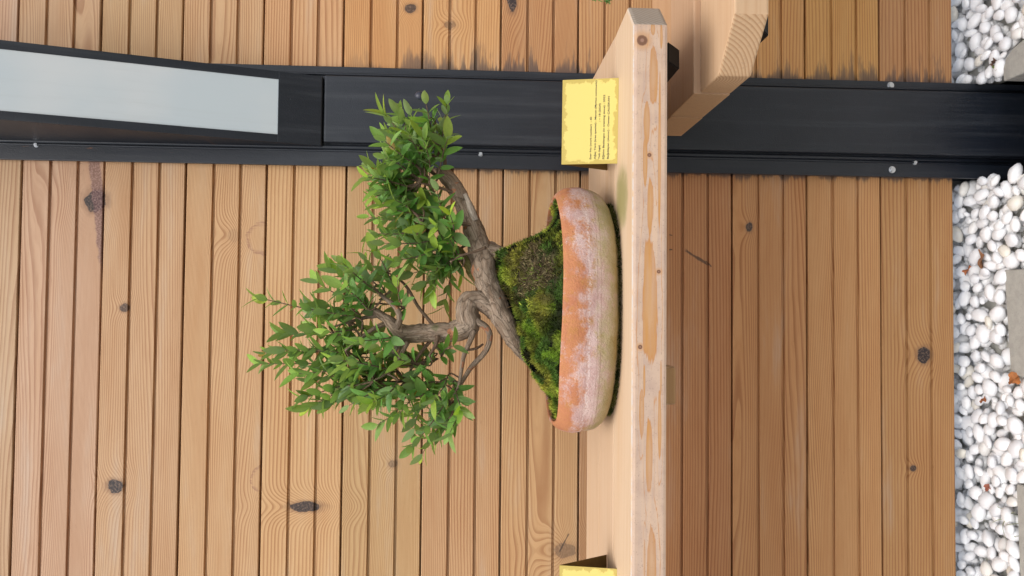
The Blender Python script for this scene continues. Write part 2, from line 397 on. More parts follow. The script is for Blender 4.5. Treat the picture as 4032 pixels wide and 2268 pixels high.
# ------------------------------------------------------------------ wall planks
PW = .15719
def plank_mesh(name, x0, x1, yf, W=PW):
    """three milled strips per plank, two V-sided grooves, a tongue in the open joint below"""
    s = W/3; gw, gd, b = .0031, .0058, .0006
    pr = [(.0, .022), (.0, b*2), (-b*2, 0)]
    for k in (1, 2):
        pr += [(-k*s+gw+b, 0), (-k*s+gw, b), (-k*s+gw*.8, gd), (-k*s-gw*.8, gd), (-k*s-gw, b), (-k*s-gw-b, 0)]
    e = -W + .0040
    pr += [(e+b*2, 0), (e, b*2), (e, .0125), (e-.008, .0125), (e-.008, .018), (e, .018), (e, .022)]
    n = len(pr); verts = []
    for xx in (x0, x1): verts += [(xx, yf+dy, dz) for dz, dy in pr]
    faces = [(i, i+n, (i+1) % n+n, (i+1) % n) for i in range(n)]
    faces += [tuple(range(n)), tuple(range(2*n-1, n-1, -1))]
    bm = bmesh.new(); vv = [bm.verts.new(v) for v in verts]
    for f in faces: bm.faces.new([vv[i] for i in f])
    return from_bm(name, bm)
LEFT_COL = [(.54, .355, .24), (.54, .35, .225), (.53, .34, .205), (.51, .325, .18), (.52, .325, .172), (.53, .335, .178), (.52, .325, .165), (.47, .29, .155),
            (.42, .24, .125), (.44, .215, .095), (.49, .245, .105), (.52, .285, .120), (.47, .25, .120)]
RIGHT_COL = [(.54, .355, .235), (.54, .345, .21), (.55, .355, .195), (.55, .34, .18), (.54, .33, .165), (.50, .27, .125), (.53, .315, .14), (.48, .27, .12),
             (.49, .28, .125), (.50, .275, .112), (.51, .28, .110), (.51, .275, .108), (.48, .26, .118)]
def wall(name, label, x0, x1, yf, z0, cols):
    root = empty(name, ((x0+x1)/2, yf, z0 - 12*PW - ZC*0)); tag(root, label, 'wall')
    me = plank_mesh('plank', x0, x1, yf)
    me.materials.append(M['wall'])
    for k in range(-1, 12):
        o = bpy.data.objects.new('plank', me); col.objects.link(o); o.parent = root
        jit = rng.uniform(-.0012, .0012)
        o.matrix_parent_inverse = Matrix.Translation(-Vector(root.location))
        o.location = (0, jit, z0 - k*PW)
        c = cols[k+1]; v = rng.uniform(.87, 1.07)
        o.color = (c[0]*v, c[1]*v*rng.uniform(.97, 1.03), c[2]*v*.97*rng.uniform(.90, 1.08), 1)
    # lath behind the joints
    link('backing_board', box_mesh('backing_board', (x0, yf+.0235, z0-12*PW+.01), (x1, yf+.045, z0+PW-.01)), root, M['dark_steel'])
    return root
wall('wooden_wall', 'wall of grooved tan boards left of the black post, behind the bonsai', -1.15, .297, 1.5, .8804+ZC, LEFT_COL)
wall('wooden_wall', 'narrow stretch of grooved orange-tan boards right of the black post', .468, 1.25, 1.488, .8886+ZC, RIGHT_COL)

# ------------------------------------------------------------------ steel post
post = empty('steel_post', (.383, 1.52, -.25)); tag(post, 'black painted steel post between the two stretches of boarded wall', 'post')
link('backing_plate', box_mesh('backing_plate', (.2835, 1.4785, -.25), (.4815, 1.4865, 2.45), .0012), post, M['steel'])
link('core', box_mesh('core', (.300, 1.4868, -.25), (.464, 1.60, 2.45)), post, M['steel'])
link('face_panel', box_mesh('face_panel', (.327, 1.462, -.25), (.459, 1.4784, .293+ZC), .004, 3), post, M['steel'])
for xx, r in ((.3205, .0045), (.3135, .0022), (.4655, .0030)):
    link('bead', tube_mesh('bead', [(xx, 1.4775, -.25), (xx, 1.4775, 1.2), (xx, 1.4775, 2.45)], [r]*3, 10, 2), post, M['steel'])
def bolt_mesh(r):
    bm = bmesh.new()
    for rr, h in ((r*1.0, .0012), (r*.72, .0042)):
        bmesh.ops.create_cone(bm, cap_ends=True, segments=20, radius1=rr, radius2=rr*.93, depth=h, matrix=Matrix.Translation((0, 0, h/2)))
    bmesh.ops.create_cone(bm, cap_ends=True, segments=6, radius1=r*.36, radius2=r*.36, depth=.0006, matrix=Matrix.Translation((0, 0, .0046)))
    return from_bm('bolt', bm)
bm_big, bm_small = bolt_mesh(.0075), bolt_mesh(.005)
for me in (bm_big, bm_small): me.materials.append(M['zinc'])
for bx, bz, me in ((.298, -.859, bm_big), (.4725, -.857, bm_big), (.3135, -.907, bm_small), (.3125, -.014, bm_small), (.3125, .844, bm_small)):
    o = bpy.data.objects.new('bolt', me); col.objects.link(o); o.parent = post
    o.matrix_parent_inverse = Matrix.Translation(-Vector(post.location)); o.location = (bx, 1.4784, bz+ZC); o.rotation_euler = (R(90), 0, 0)

# ------------------------------------------------------------------ leaning light box on the post
lamp = empty('wall_lamp', (.39, 1.47, .295+ZC)); tag(lamp, 'tall black light box with a frosted white panel leaning out from the post', 'lamp')
def lean(z): return 1.440 - .302*(z - .3746)           # front of the box leans out with height
zb, zt = .2965, 1.30
def slab(name, x0, x1, z0, z1, f0, f1, bevel=.0):
    """box whose front and back follow the lean; f0 in front, f1 behind (None: back to the post)"""
    v = []
    for z in (z0, z1):
        b = (lambda z: 1.4783) if f1 is None else (lambda z: lean(z)+f1)
        v += [(x0, lean(z)+f0, z+ZC), (x1, lean(z)+f0, z+ZC), (x1, b(z), z+ZC), (x0, b(z), z+ZC)]
    bm = bmesh.new(); vv = [bm.verts.new(q) for q in v]
    for f in ((0, 1, 2, 3), (4, 5, 6, 7), (0, 1, 5, 4), (1, 2, 6, 5), (2, 3, 7, 6), (3, 0, 4, 7)): bm.faces.new([vv[i] for i in f])
    if bevel: bmesh.ops.bevel(bm, geom=bm.edges[:], offset=bevel, segments=2, affect='EDGES', profile=.6)
    return from_bm(name, bm)
GX0, GX1, GZ0 = .3345, .4415, .3757
link('housing', slab('housing', .3195, .4565, zb, zt, .004, None, .002), lamp, M['steel'])
link('frame', slab('frame', .3195, GX0, GZ0, zt-.02, 0, .0038), lamp, M['steel'])
link('frame', slab('frame', GX1, .4565, GZ0, zt-.02, 0, .0038), lamp, M['steel'])
link('frame', slab('frame', .3195, .4565, zb+.001, GZ0, 0, .0038, .0012), lamp, M['steel'])
link('diffuser', slab('diffuser', GX0+.0003, GX1-.0003, GZ0+.0003, zt-.02, .0016, .0037), lamp, M['diffuser'])

# ------------------------------------------------------------------ shelves
ZT = -.213 + ZC
def shelf_plank(name, root, outline, z0, z1, mat, color, bevel=.0025):
    o = link(name, prism_mesh(name, outline, z0, z1, bevel), root, mat); o.color = (*color, 1); return o
sh = empty('wall_shelf', (0, 1.18, ZT-.047)); tag(sh, 'thick pale pine shelf carrying the bonsai pot, front edge worn grey and amber', 'shelf')
shelf_plank('plank', sh, [(-1.1, .980), (.388, .980), (.428, 1.022), (.421, 1.1095), (-1.1, 1.1095)], ZT-.047, ZT, M['shelf_front'], (.55, .405, .275), .0045)
shelf_plank('plank', sh, [(-1.1, 1.1125), (.4205, 1.1125), (.4225, 1.2355), (-1.1, 1.2355)], ZT-.047, ZT-.0005, M['shelf'], (.51, .365, .245))
shelf_plank('plank', sh, [(-1.1, 1.2367), (.4225, 1.2367), (.424, 1.369), (-1.1, 1.369)], ZT-.047, ZT-.001, M['shelf'], (.50, .355, .235))
o = link('batten', box_mesh('batten', (-.1375, 1.10, ZT-.0925), (-.0805, 1.368, ZT-.0475), .005, 3), sh, M['shelf_low']); o.color = (.45, .27, .13, 1)
def bracket(root, x0, x1, y0, zlo, zhi):
    v = [(x0, y0, zlo), (x1, y0, zlo), (x1, 1.476, zlo), (x0, 1.476, zlo), (x0, y0-.03, zhi), (x1, y0-.03, zhi), (x1, 1.476, zhi), (x0, 1.476, zhi)]
    bm = bmesh.new(); vv = [bm.verts.new(q) for q in v]
    for f in ((3, 2, 1, 0), (4, 5, 6, 7), (0, 1, 5, 4), (1, 2, 6, 5), (2, 3, 7, 6), (3, 0, 4, 7)): bm.faces.new([vv[i] for i in f])
    bmesh.ops.bevel(bm, geom=bm.edges[:], offset=.0012, segments=2, affect='EDGES')
    link('bracket', from_bm('bracket', bm), root, M['dark_steel'])
bracket(sh, .3385, .366, 1.012, ZT-.0715, ZT-.0476)
sl = empty('wall_shelf', (.75, 1.15, -.381+ZC)); tag(sl, 'lower shelf of honey pine with chamfered corner, right of the post', 'shelf')
ZL = -.335 + ZC
shelf_plank('plank', sl, [(.388, .936), (1.3, .936), (1.3, 1.0805), (.3265, 1.0805), (.3265, .999)], ZL-.046, ZL, M['shelf_low'], (.50, .335, .205), .003)
shelf_plank('plank', sl, [(.3255, 1.0815), (1.3, 1.0815), (1.3, 1.211), (.3255, 1.211)], ZL-.046, ZL+.0095, M['shelf_low'], (.43, .275, .17), .002)
shelf_plank('plank', sl, [(.3245, 1.2125), (1.3, 1.2125), (1.3, 1.342), (.3245, 1.342)], ZL-.046, ZL+.009, M['shelf_low'], (.43, .26, .145), .002)
bracket(sl, .383, .412, .997, ZL-.070, ZL-.0466)

# ------------------------------------------------------------------ brass name plates
def brass():
    t = NT('printed_brass_sheet'); pos = t.n('ShaderNodeTexCoord').outputs['Object']; x, y, z = t.sep(pos)
    n = t.noise(pos, 55, 6, .7); sp = t.noise(pos, 300, 3, .6)
    ex = t.math('SUBTRACT', .063, t.math('ABSOLUTE', x)); ez = t.math('MINIMUM', z, t.math('SUBTRACT', .0835, z))
    edge = t.math('MINIMUM', ex, ez)
    e = t.math('ADD', edge, t.math('MULTIPLY', t.math('SUBTRACT', n, .5), .032))
    c = t.mix(t.step(e, .0062, .0040), (.60, .49, .135), (.44, .335, .075))
    c = t.mix(t.math('MULTIPLY', t.step(sp, .68, .74), .7), c, (.38, .27, .06))
    t.bsdf(c, .45, None, 0, .4); return t.m
M['brass'] = brass(); M['brass_back'] = simple('brass_back', (.22, .145, .05), .5, .6)
M['ink'] = simple('black_ink', (.022, .020, .014), .6)
def text_mesh(s, width, height):
    cu = bpy.data.curves.new('lettering', 'FONT'); cu.body = s; cu.size = .0036; cu.offset = .00009; cu.resolution_u = 3
    ob = bpy.data.objects.new('lettering', cu); col.objects.link(ob)
    bpy.context.view_layer.update()
    me = bpy.data.meshes.new_from_object(ob.evaluated_get(bpy.context.evaluated_depsgraph_get()))
    bpy.data.objects.remove(ob); bpy.data.curves.remove(cu)
    xs = [v.co.x for v in me.vertices]
    if xs:
        sx = width/(max(xs)-min(xs)); x0 = min(xs)
        for v in me.vertices: v.co.x = (v.co.x-x0)*sx; v.co.y *= height
    me.name = 'lettering'; return me
PLW, PLH = .126, .0835
def name_plate(label, foot, rz, lines, group):
    root = empty('name_plate', foot); tag(root, label, 'name plate', group); root.rotation_euler = (0, 0, rz)
    a = math.asin(.022/PLH); th = .0007
    def part(name, me, mat, rx, loc):
        me.materials.clear(); me.materials.append(mat)
        q = bpy.data.objects.new(name, me); col.objects.link(q); q.parent = root; q.rotation_euler = (rx, 0, 0); q.location = loc; return q
    fp = part('front_panel', box_mesh('front_panel', (-PLW/2, 0, 0), (PLW/2, th, PLH)), M['brass'], -a, (0, 0, 0))
    hz = PLH*math.cos(a)
    b2 = math.atan2(.058, hz)
    part('back_panel', box_mesh('back_panel', (-PLW/2, 0, -math.hypot(.058, hz)), (PLW/2, th, -.0006)), M['brass_back'], b2, (0, .0225, hz))
    for s, u, v, wd, hg in lines:
        me = text_mesh(s, wd*PLW, 1.05)
        if not len(me.polygons): continue
        me.materials.append(M['ink'])
        q = bpy.data.objects.new('lettering', me); col.objects.link(q); q.parent = fp
        q.rotation_euler = (R(90), 0, 0); q.location = (-PLW/2 + u*PLW, -.00012, PLH*(1-v))
    return root
LINES = [('Eser No (work number)  : 40', .055, .535, .50, 1), ('A\u011fa\u00e7 T\u00fcr\u00fc (tree species) : Mersin (Myrtus communis)', .055, .615, .925, 1),
         ('Ya\u015f\u0131 (age)', .055, .688, .165, 1), (': ~ 18 (2024)', .495, .688, .215, 1),
         ('E\u011fitim Ba\u015flang\u0131c\u0131 (in training since) : 2022', .055, .765, .755, 1), ('Ba\u011f\u0131\u015flayan (donor) : Osman \u00c7ALI\u015eKAN', .055, .845, .735, 1)]
name_plate('folded brass name plate with lines of black print, right of the pot', (.283, 1.0835, ZT+.0002), R(-3.5), LINES, None)
name_plate('folded brass name plate cut by the picture edge, far left of the pot', (-.4325, 1.071, ZT+.0002), R(4.0), [], None)

# ------------------------------------------------------------------ pot
PC = Vector((.0045, 1.165, ZT))
def pot_mat():
    t = NT('old_terracotta'); pos = t.pos(); x, y, z = t.sep(pos); h = t.math('SUBTRACT', z, ZT)
    ang = t.math('ARCTAN2', t.math('SUBTRACT', y, PC.y), t.math('SUBTRACT', x, PC.x))
    a3 = t.comb(t.math('MULTIPLY', t.math('COSINE', ang), 1.0), t.math('SINE', ang), 0)
    band = t.vmath('ADD', t.scale(a3, 2.4), t.comb(0, 0, t.math('MULTIPLY', h, 22)))
    n1 = t.noise(band, 1.6, 5, .62); n2 = t.noise(pos, 42, 5, .7); n3 = t.noise(pos, 330, 3, .7); n4 = t.noise(band, 4.5, 4, .6)
    c = t.mix(t.step(n2, .3, .7), (.45, .19, .085), (.40, .155, .078))
    c = t.mix(t.math('MULTIPLY', t.step(n4, .52, .7), .6), c, (.40, .19, .05))
    # lime bloom
    m = t.math('ADD', t.math('ADD', t.math('MULTIPLY', n1, 1.3), t.math('MULTIPLY', n2, .55)), t.math('MULTIPLY', n3, .35))
    prof = t.math('MULTIPLY', t.step(h, .004, .022), t.map(h, .030, .085, .28, -.17))
    m = t.math('ADD', m, prof)
    bloom = t.math('MULTIPLY', t.step(m, .98, 1.28), .88)
    c = t.mix(bloom, c, t.mix(t.step(n2, .35, .65), (.56, .44, .42), (.45, .30, .285)))
    # green algae low down
    gm = t.math('ADD', t.math('MULTIPLY', t.math('SUBTRACT', n1, .5), .09), t.math('MULTIPLY', t.math('SUBTRACT', n2, .5), .05))
    alg = t.math('MULTIPLY', t.step(t.math('ADD', h, gm), .048, .014), .8)
    c = t.mix(alg, c, t.mix(t.step(n2, .4, .7), (.30, .27, .10), (.42, .37, .20)))
    fl = t.step(t.noise(pos, 700, 2, .5), .66, .72)
    c = t.mix(t.math('MULTIPLY', fl, t.math('MULTIPLY', t.step(n1, .4, .6), .7)), c, (.70, .62, .58))
    pit = t.step(t.noise(pos, 230, 2, .5), .70, .74)
    c = t.mix(t.math('MULTIPLY', pit, .5), c, (.17, .09, .055))
    tide = t.math('MULTIPLY', t.step(t.math('ABSOLUTE', t.math('SUBTRACT', t.math('ADD', h, t.math('MULTIPLY', t.math('SUBTRACT', n4, .5), .012)), .050)), .0028, .0004), t.step(n3, .42, .58))
    c = t.mix(t.math('MULTIPLY', tide, .6), c, (.66, .56, .53))
    line = t.math('MULTIPLY', t.math('MAXIMUM', t.step(t.math('ABSOLUTE', t.math('SUBTRACT', h, .0335)), .0007, .0002), t.step(t.math('ABSOLUTE', t.math('SUBTRACT', h, .0385)), .0006, .0002)), .45)
    c = t.mix(line, c, (.20, .12, .08))
    t.bsdf(c, .8, t.bump(t.math('ADD', n2, t.math('MULTIPLY', n3, .8)), .8, .0022), spec=.25); return t.m
PROF = [(.74, 0), (.80, .004), (.885, .010), (.945, .019), (.978, .032), (.994, .047), (1.0, .060), (.990, .072), (.965, .0815), (.945, .0862), (.930, .0872), (.917, .0862), (.908, .081), (.90, .068), (.88, .045)]
PA, PB = .1905, .142
def pot_mesh():
    verts, faces, seg = [], [], 96
    prof = catmull([(a, b, 0) for a, b in PROF], 5)
    for r, h, _ in prof:
        for k in range(seg):
            t = 2*math.pi*k/seg; d = Vector((math.cos(t), math.sin(t), 0))
            ww = 1 + .022*mnoise.noise(Vector((d.x*1.7, d.y*1.7, h*16))) + .007*mnoise.noise(Vector((d.x*6, d.y*6, h*60))) + .0022*mnoise.noise(Vector((d.x*2, d.y*2, h*420)))
            hh = h + .0032*mnoise.noise(Vector((d.x*1.3+5, d.y*1.3, 1)))*min(1, h/.05)
            sup = (abs(d.x)**2.35 + abs(d.y)**2.35)**(-1/2.35)
            verts.append((PC.x + PA*r*ww*d.x*sup, PC.y + PB*r*ww*d.y*sup, PC.z + .0003 + hh))
    n = len(prof)
    for i in range(n-1):
        for k in range(seg):
            faces.append((i*seg+k, i*seg+(k+1) % seg, (i+1)*seg+(k+1) % seg, (i+1)*seg+k))
    faces.append(tuple(range(seg))[::-1]); faces.append(tuple((n-1)*seg+k for k in range(seg)))
    bm = bmesh.new(); vv = [bm.verts.new(v) for v in verts]
    for f in faces: bm.faces.new([vv[i] for i in f])
    return from_bm('bonsai_pot', bm, True)
pot = link('bonsai_pot', pot_mesh(), None, pot_mat())
tag(pot, 'oval terracotta bonsai pot with white lime bloom and green algae', 'pot')

# ------------------------------------------------------------------ moss mound and its tufts
MP = sorted([(.1705, -.1360), (.150, -.1325), (.1276, -.124), (.1147, -.1005), (.0985, -.0560), (.0888, -.0370), (.0514, -.0400), (.0142, -.0520), (-.0354, -.0705),
             (-.0726, -.0850), (-.1035, -.1046), (-.1343, -.1307), (-.1529, -.1410)])
MX = [a for a, b in MP]; MZ = [b + ZC for a, b in MP]
RA, RB = PA*.895, PB*.895
def cushion(x, y):
    d = mnoise.voronoi(Vector((x*58, y*58, .3)))[0]
    return .0085*(.55 - d[0])
def mound_z(x, y):
    ex = max(-1, min(1, (x-PC.x)/RA)); b = RB*(1-abs(ex)**2.35)**(1/2.35) if abs(ex) < 1 else 0
    rim = ZT + .079
    top = float(np.interp(x, MX, MZ))
    v = min(1, abs(y - PC.y)/max(b, 1e-4))
    f = (1 - v**2.0)**.85 if v < 1 else 0
    p = Vector((x, y, 0))
    return rim + max(0, top-rim)*f + .0075*mnoise.noise(p*30) + .005*mnoise.noise(p*68) + .0025*mnoise.noise(p*130) + cushion(x, y)
def moss_color(p, r):
    n = mnoise.noise(p*22) + .6*mnoise.noise(p*60+Vector((3, 1, 7)))
    c1, c2, c3 = Vector((.21, .35, .030)), Vector((.42, .385, .062)), Vector((.085, .16, .024))
    t = max(0, min(1, .5 + n*.9)); c = c1.lerp(c2, t)
    cell = mnoise.voronoi(Vector((p.x*58, p.y*58, .3)))
    c = c*(.62 + .75*mnoise.cell(cell[1][0]*7.3) if True else 1)*(1.12 - .55*cell[0][0])
    if mnoise.noise(p*34+Vector((9, 4, 2))) > .22: c = c3
    # old brown patch in the middle of the mound
    d = math.hypot((p.x-.056)/.035, (p.z-(-.090+ZC))/.026) + .6*mnoise.noise(p*38) + .35*mnoise.noise(p*90)
    if d < 1.0:
        u_ = r.random(); c = Vector((.14, .10, .05)) if u_ < .55 else (Vector((.38, .31, .15)) if u_ < .8 else c*.7)
    elif d < 1.35 and r.random() < .5: c = c.lerp(Vector((.10, .07, .03)), .6)
    return c*r.uniform(.6, 1.5)
def attr_mat(name, rough=.8, trans=.2):
    t = NT(name); a = t.n('ShaderNodeVertexColor', layer_name='Col')
    b = t.bsdf(a.outputs[0], rough, None, 0, .2, link=False)
    tr = t.n('ShaderNodeBsdfTranslucent'); t.put(tr.inputs['Color'], a.outputs[0])
    mx = t.n('ShaderNodeMixShader'); mx.inputs[0].default_value = trans
    t.t.links.new(b, mx.inputs[1]); t.t.links.new(tr.outputs[0], mx.inputs[2]); t.t.links.new(mx.outputs[0], t.out.inputs['Surface'])
    return t.m
M['moss'] = attr_mat('moss_blades')
def set_col(me, cols):
    ca = me.color_attributes.new('Col', 'FLOAT_COLOR', 'POINT')
    ca.data.foreach_set('color', [v for c in cols for v in (c[0], c[1], c[2], 1)])
def build_moss():
    r = random.Random(3); verts, faces, cols = [], [], []
    nr, na = 30, 72
    for i in range(nr+1):
        for k in range(na):
            t = 2*math.pi*k/na; q = i/nr; d = Vector((math.cos(t), math.sin(t), 0)); sup = (abs(d.x)**2.35+abs(d.y)**2.35)**(-1/2.35)
            x, y = PC.x + RA*q*d.x*sup, PC.y + RB*q*d.y*sup
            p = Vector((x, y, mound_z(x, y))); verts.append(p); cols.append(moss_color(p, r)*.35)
    for i in range(nr):
        for k in range(na):
            faces.append((i*na+k, i*na+(k+1) % na, (i+1)*na+(k+1) % na, (i+1)*na+k))
    def blade(p, nrm, h, wd, c):
        a = Vector((r.uniform(-1, 1), r.uniform(-1, 1), r.uniform(-1, 1))).cross(nrm)
        if a.length < 1e-3: return
        a.normalize(); lean_ = Vector((r.gauss(0, .45), r.gauss(0, .45), r.gauss(0, .3)))
        tip = p + (nrm + lean_).normalized()*h; i = len(verts)
        verts.extend([p - a*wd, p + a*wd, tip]); faces.append((i, i+1, i+2))
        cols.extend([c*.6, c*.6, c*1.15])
    n = 0
    while n < 34000:
        x = PC.x + r.uniform(-RA, RA); y = PC.y + r.uniform(-RB, RB*.55)
        if abs((x-PC.x)/RA)**2.35 + abs((y-PC.y)/RB)**2.35 > .99: continue
        z = mound_z(x, y); e = .003
        nrm = Vector((-(mound_z(x+e, y)-z)/e, -(mound_z(x, y+e)-z)/e, 1)).normalized()
        p = Vector((x, y, z)); blade(p, nrm, r.uniform(.003, .0075), r.uniform(.0006, .0012), moss_color(p, r)); n += 1
    for i in range(110):            # spore stalks
        x = PC.x + r.uniform(-.02, RA*.8); y = PC.y + r.uniform(-.05, .04); p = Vector((x, y, mound_z(x, y)))
        d = Vector((r.gauss(0, .35), r.gauss(0, .35), 1)).normalized(); h = r.uniform(.006, .016); a = d.orthogonal().normalized()*.00028; k = len(verts)
        verts.extend([p-a, p+a, p+d*h+a, p+d*h-a]); faces.append((k, k+1, k+2, k+3)); cols.extend([Vector((.20, .12, .05))]*4)
    me = mesh('moss', verts, faces); set_col(me, cols); return me
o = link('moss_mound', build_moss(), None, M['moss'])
tag(o, 'mound of green and brown moss filling the terracotta pot', 'moss', kind='stuff')
def build_base_moss():
    r = random.Random(5); verts, faces, cols = [], [], []
    for i in range(9000):
        t = r.uniform(math.pi*.93, math.pi*2.07)
        d = Vector((math.cos(t), math.sin(t), 0)); sup = (abs(d.x)**2.35+abs(d.y)**2.35)**(-1/2.35)
        u = (t/math.pi - 1)          # 0 left .. 1 right
        thick = .35 + .9*math.exp(-((u-.16)/.14)**2) + .55*math.exp(-((u-.88)/.12)**2) + .4*mnoise.noise(Vector((t*4, 0, 0)))
        if r.random() > thick: continue
        q = r.uniform(.745, .86); h = r.random()**1.6*.017*thick
        p = PC + Vector((PA*q*d.x*sup, PB*q*d.y*sup, h))
        out = Vector((d.x, d.y, r.uniform(-.1, .9))).normalized()
        a = out.cross(Vector((r.uniform(-1, 1), r.uniform(-1, 1), r.uniform(-1, 1)))).normalized(); L = r.uniform(.002, .006); wd = r.uniform(.0005, .001)
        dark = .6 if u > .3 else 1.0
        c = (Vector((.22, .23, .05)) if mnoise.noise(p*40) > -.1 else Vector((.08, .11, .025)))*r.uniform(.5, 1.3)*dark
        k = len(verts); tip = p + out*L
        if tip.z < ZT + .0006: tip.z = ZT + .0006
        if p.z < ZT + .0006: p.z = ZT + .0006
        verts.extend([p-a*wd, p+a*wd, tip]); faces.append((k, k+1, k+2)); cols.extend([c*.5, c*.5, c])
    me = mesh('moss', verts, faces); set_col(me, cols); return me
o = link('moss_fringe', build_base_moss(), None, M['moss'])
tag(o, 'dark fringe of moss where the pot meets the shelf', 'moss', kind='stuff')

# ------------------------------------------------------------------ bonsai tree
def bark_mat(name, c1, c2, c3, orange=True):
    t = NT(name); uvn = t.n('ShaderNodeUVMap'); u, v, _ = t.sep(uvn.outputs[0]); pos = t.pos()
    ang = t.math('MULTIPLY', u, 6.28318)
    p = t.comb(t.math('MULTIPLY', t.math('COSINE', ang), 1.6), t.math('MULTIPLY', t.math('SINE', ang), 1.6), t.math('MULTIPLY', v, 26))
    n1 = t.noise(p, 1.6, 5, .65, .6); n2 = t.noise(pos, 130, 4, .65); n3 = t.noise(pos, 24, 3, .5)
    c = t.mix(t.step(n1, .35, .62), c1, c2)
    c = t.mix(t.math('MULTIPLY', t.step(n2, .5, .75), .55), c, c3)
    vor = t.n('ShaderNodeTexVoronoi', feature='DISTANCE_TO_EDGE'); t.put(vor.inputs['Vector'], t.vmath('ADD', p, t.scale(t.comb(n2, n3, n1), .5))); vor.inputs['Scale'].default_value = 1.5
    crack = t.step(vor.outputs['Distance'], .045, .008)
    c = t.mix(t.math('MULTIPLY', crack, .5), c, tuple(q*.35 for q in c1))
    if orange:
        c = t.mix(t.math('MULTIPLY', t.step(t.noise(pos, 38, 3, .5), .635, .65), .8), c, (.36, .14, .065))
        c = t.mix(t.math('MULTIPLY', t.step(t.noise(pos, 30, 3, .6), .66, .74), .5), c, (.10, .12, .04))
    h = t.math('SUBTRACT', t.math('ADD', n1, t.math('MULTIPLY', n2, .6)), t.math('MULTIPLY', crack, .5))
    t.bsdf(c, .8, t.bump(h, .8, .0024), spec=.25); return t.m
M['bark'] = bark_mat('myrtle_bark', (.19, .13, .088), (.30, .228, .168), (.135, .09, .06))
M['twig_bark'] = bark_mat('twig_bark', (.165, .105, .068), (.24, .165, .115), (.12, .07, .045), False)
M['dead_wood'] = bark_mat('bleached_dead_wood', (.36, .29, .23), (.46, .39, .32), (.20, .16, .13), False)
M['lichen_bark'] = bark_mat('lichen_bark', (.20, .165, .055), (.33, .29, .11), (.11, .10, .05), False)
TY = 1.165
def lp(lst, dys=None):
    n = len(lst); dys = dys or [0]*n
    if isinstance(dys, tuple): dys = [dys[0] + (dys[1]-dys[0])*i/(n-1) for i in range(n)]
    return [at(q[0], q[1], TY + d) for q, d in zip(lst, dys)]
PXM = TY/FPX
tree = empty('bonsai_tree', at(2010, 1150, TY)); tag(tree, 'myrtle bonsai with twin leaning trunks and small pointed green leaves', 'tree')
def limb(name, pts, dys, rpx, mat='bark', seg=14, sub=7, rough=.10, ns=70):
    return link(name, tube_mesh(name, lp(pts, dys), [r*PXM for r in rpx], seg, sub, rough, ns), tree, M[mat])
limb('trunk', [(2080, 1410), (2040, 1360), (1998, 1288), (1958, 1205), (1925, 1125), (1903, 1050), (1893, 985), (1868, 905), (1840, 840), (1808, 770), (1775, 715), (1745, 682), (1730, 660)],
     [.02, -.01, -.03, -.03, -.02, -.01, 0, 0, 0, .005, .005, .005, .005], [26, 32, 40, 46, 46, 49, 50, 40, 35, 33, 31, 26, 14], 'bark', 28, 10, .20, 58)
limb('root', [(1895, 1000), (1930, 995), (1975, 1005), (2030, 1020)], [.0, 0, -.01, -.02], [48, 44, 34, 20], 'bark', 16, 7, .2, 60)
limb('trunk', [(1962, 1240), (1925, 1205), (1885, 1182), (1848, 1190), (1838, 1232), (1846, 1278), (1800, 1302), (1740, 1308), (1665, 1312), (1600, 1314), (1560, 1296), (1528, 1262), (1492, 1235), (1440, 1200)],
     [-.03, -.032, -.03, -.03, -.035, -.035, -.03, -.025, -.02, -.015, -.01, -.005, 0, .01], [34, 34, 36, 40, 42, 43, 39, 36, 35, 34, 29, 21, 16, 9], 'bark', 26, 10, .18, 58)
limb('dead_stub', [(1872, 868), (1856, 825), (1842, 790), (1829, 762)], (-.012, -.016), [15, 14, 11, 8], 'dead_wood', 10, 5, .3, 120)
limb('broken_stub', [(1925, 1165), (1898, 1120), (1862, 1065), (1825, 1015), (1792, 978)], (.005, .02), [30, 27, 24, 20, 16], 'lichen_bark', 16, 6, .3, 70)
limb('broken_stub', [(1566, 1345), (1548, 1370), (1527, 1390)], (-.02, -.03), [20, 18, 14], 'dead_wood', 12, 5, .25, 100)
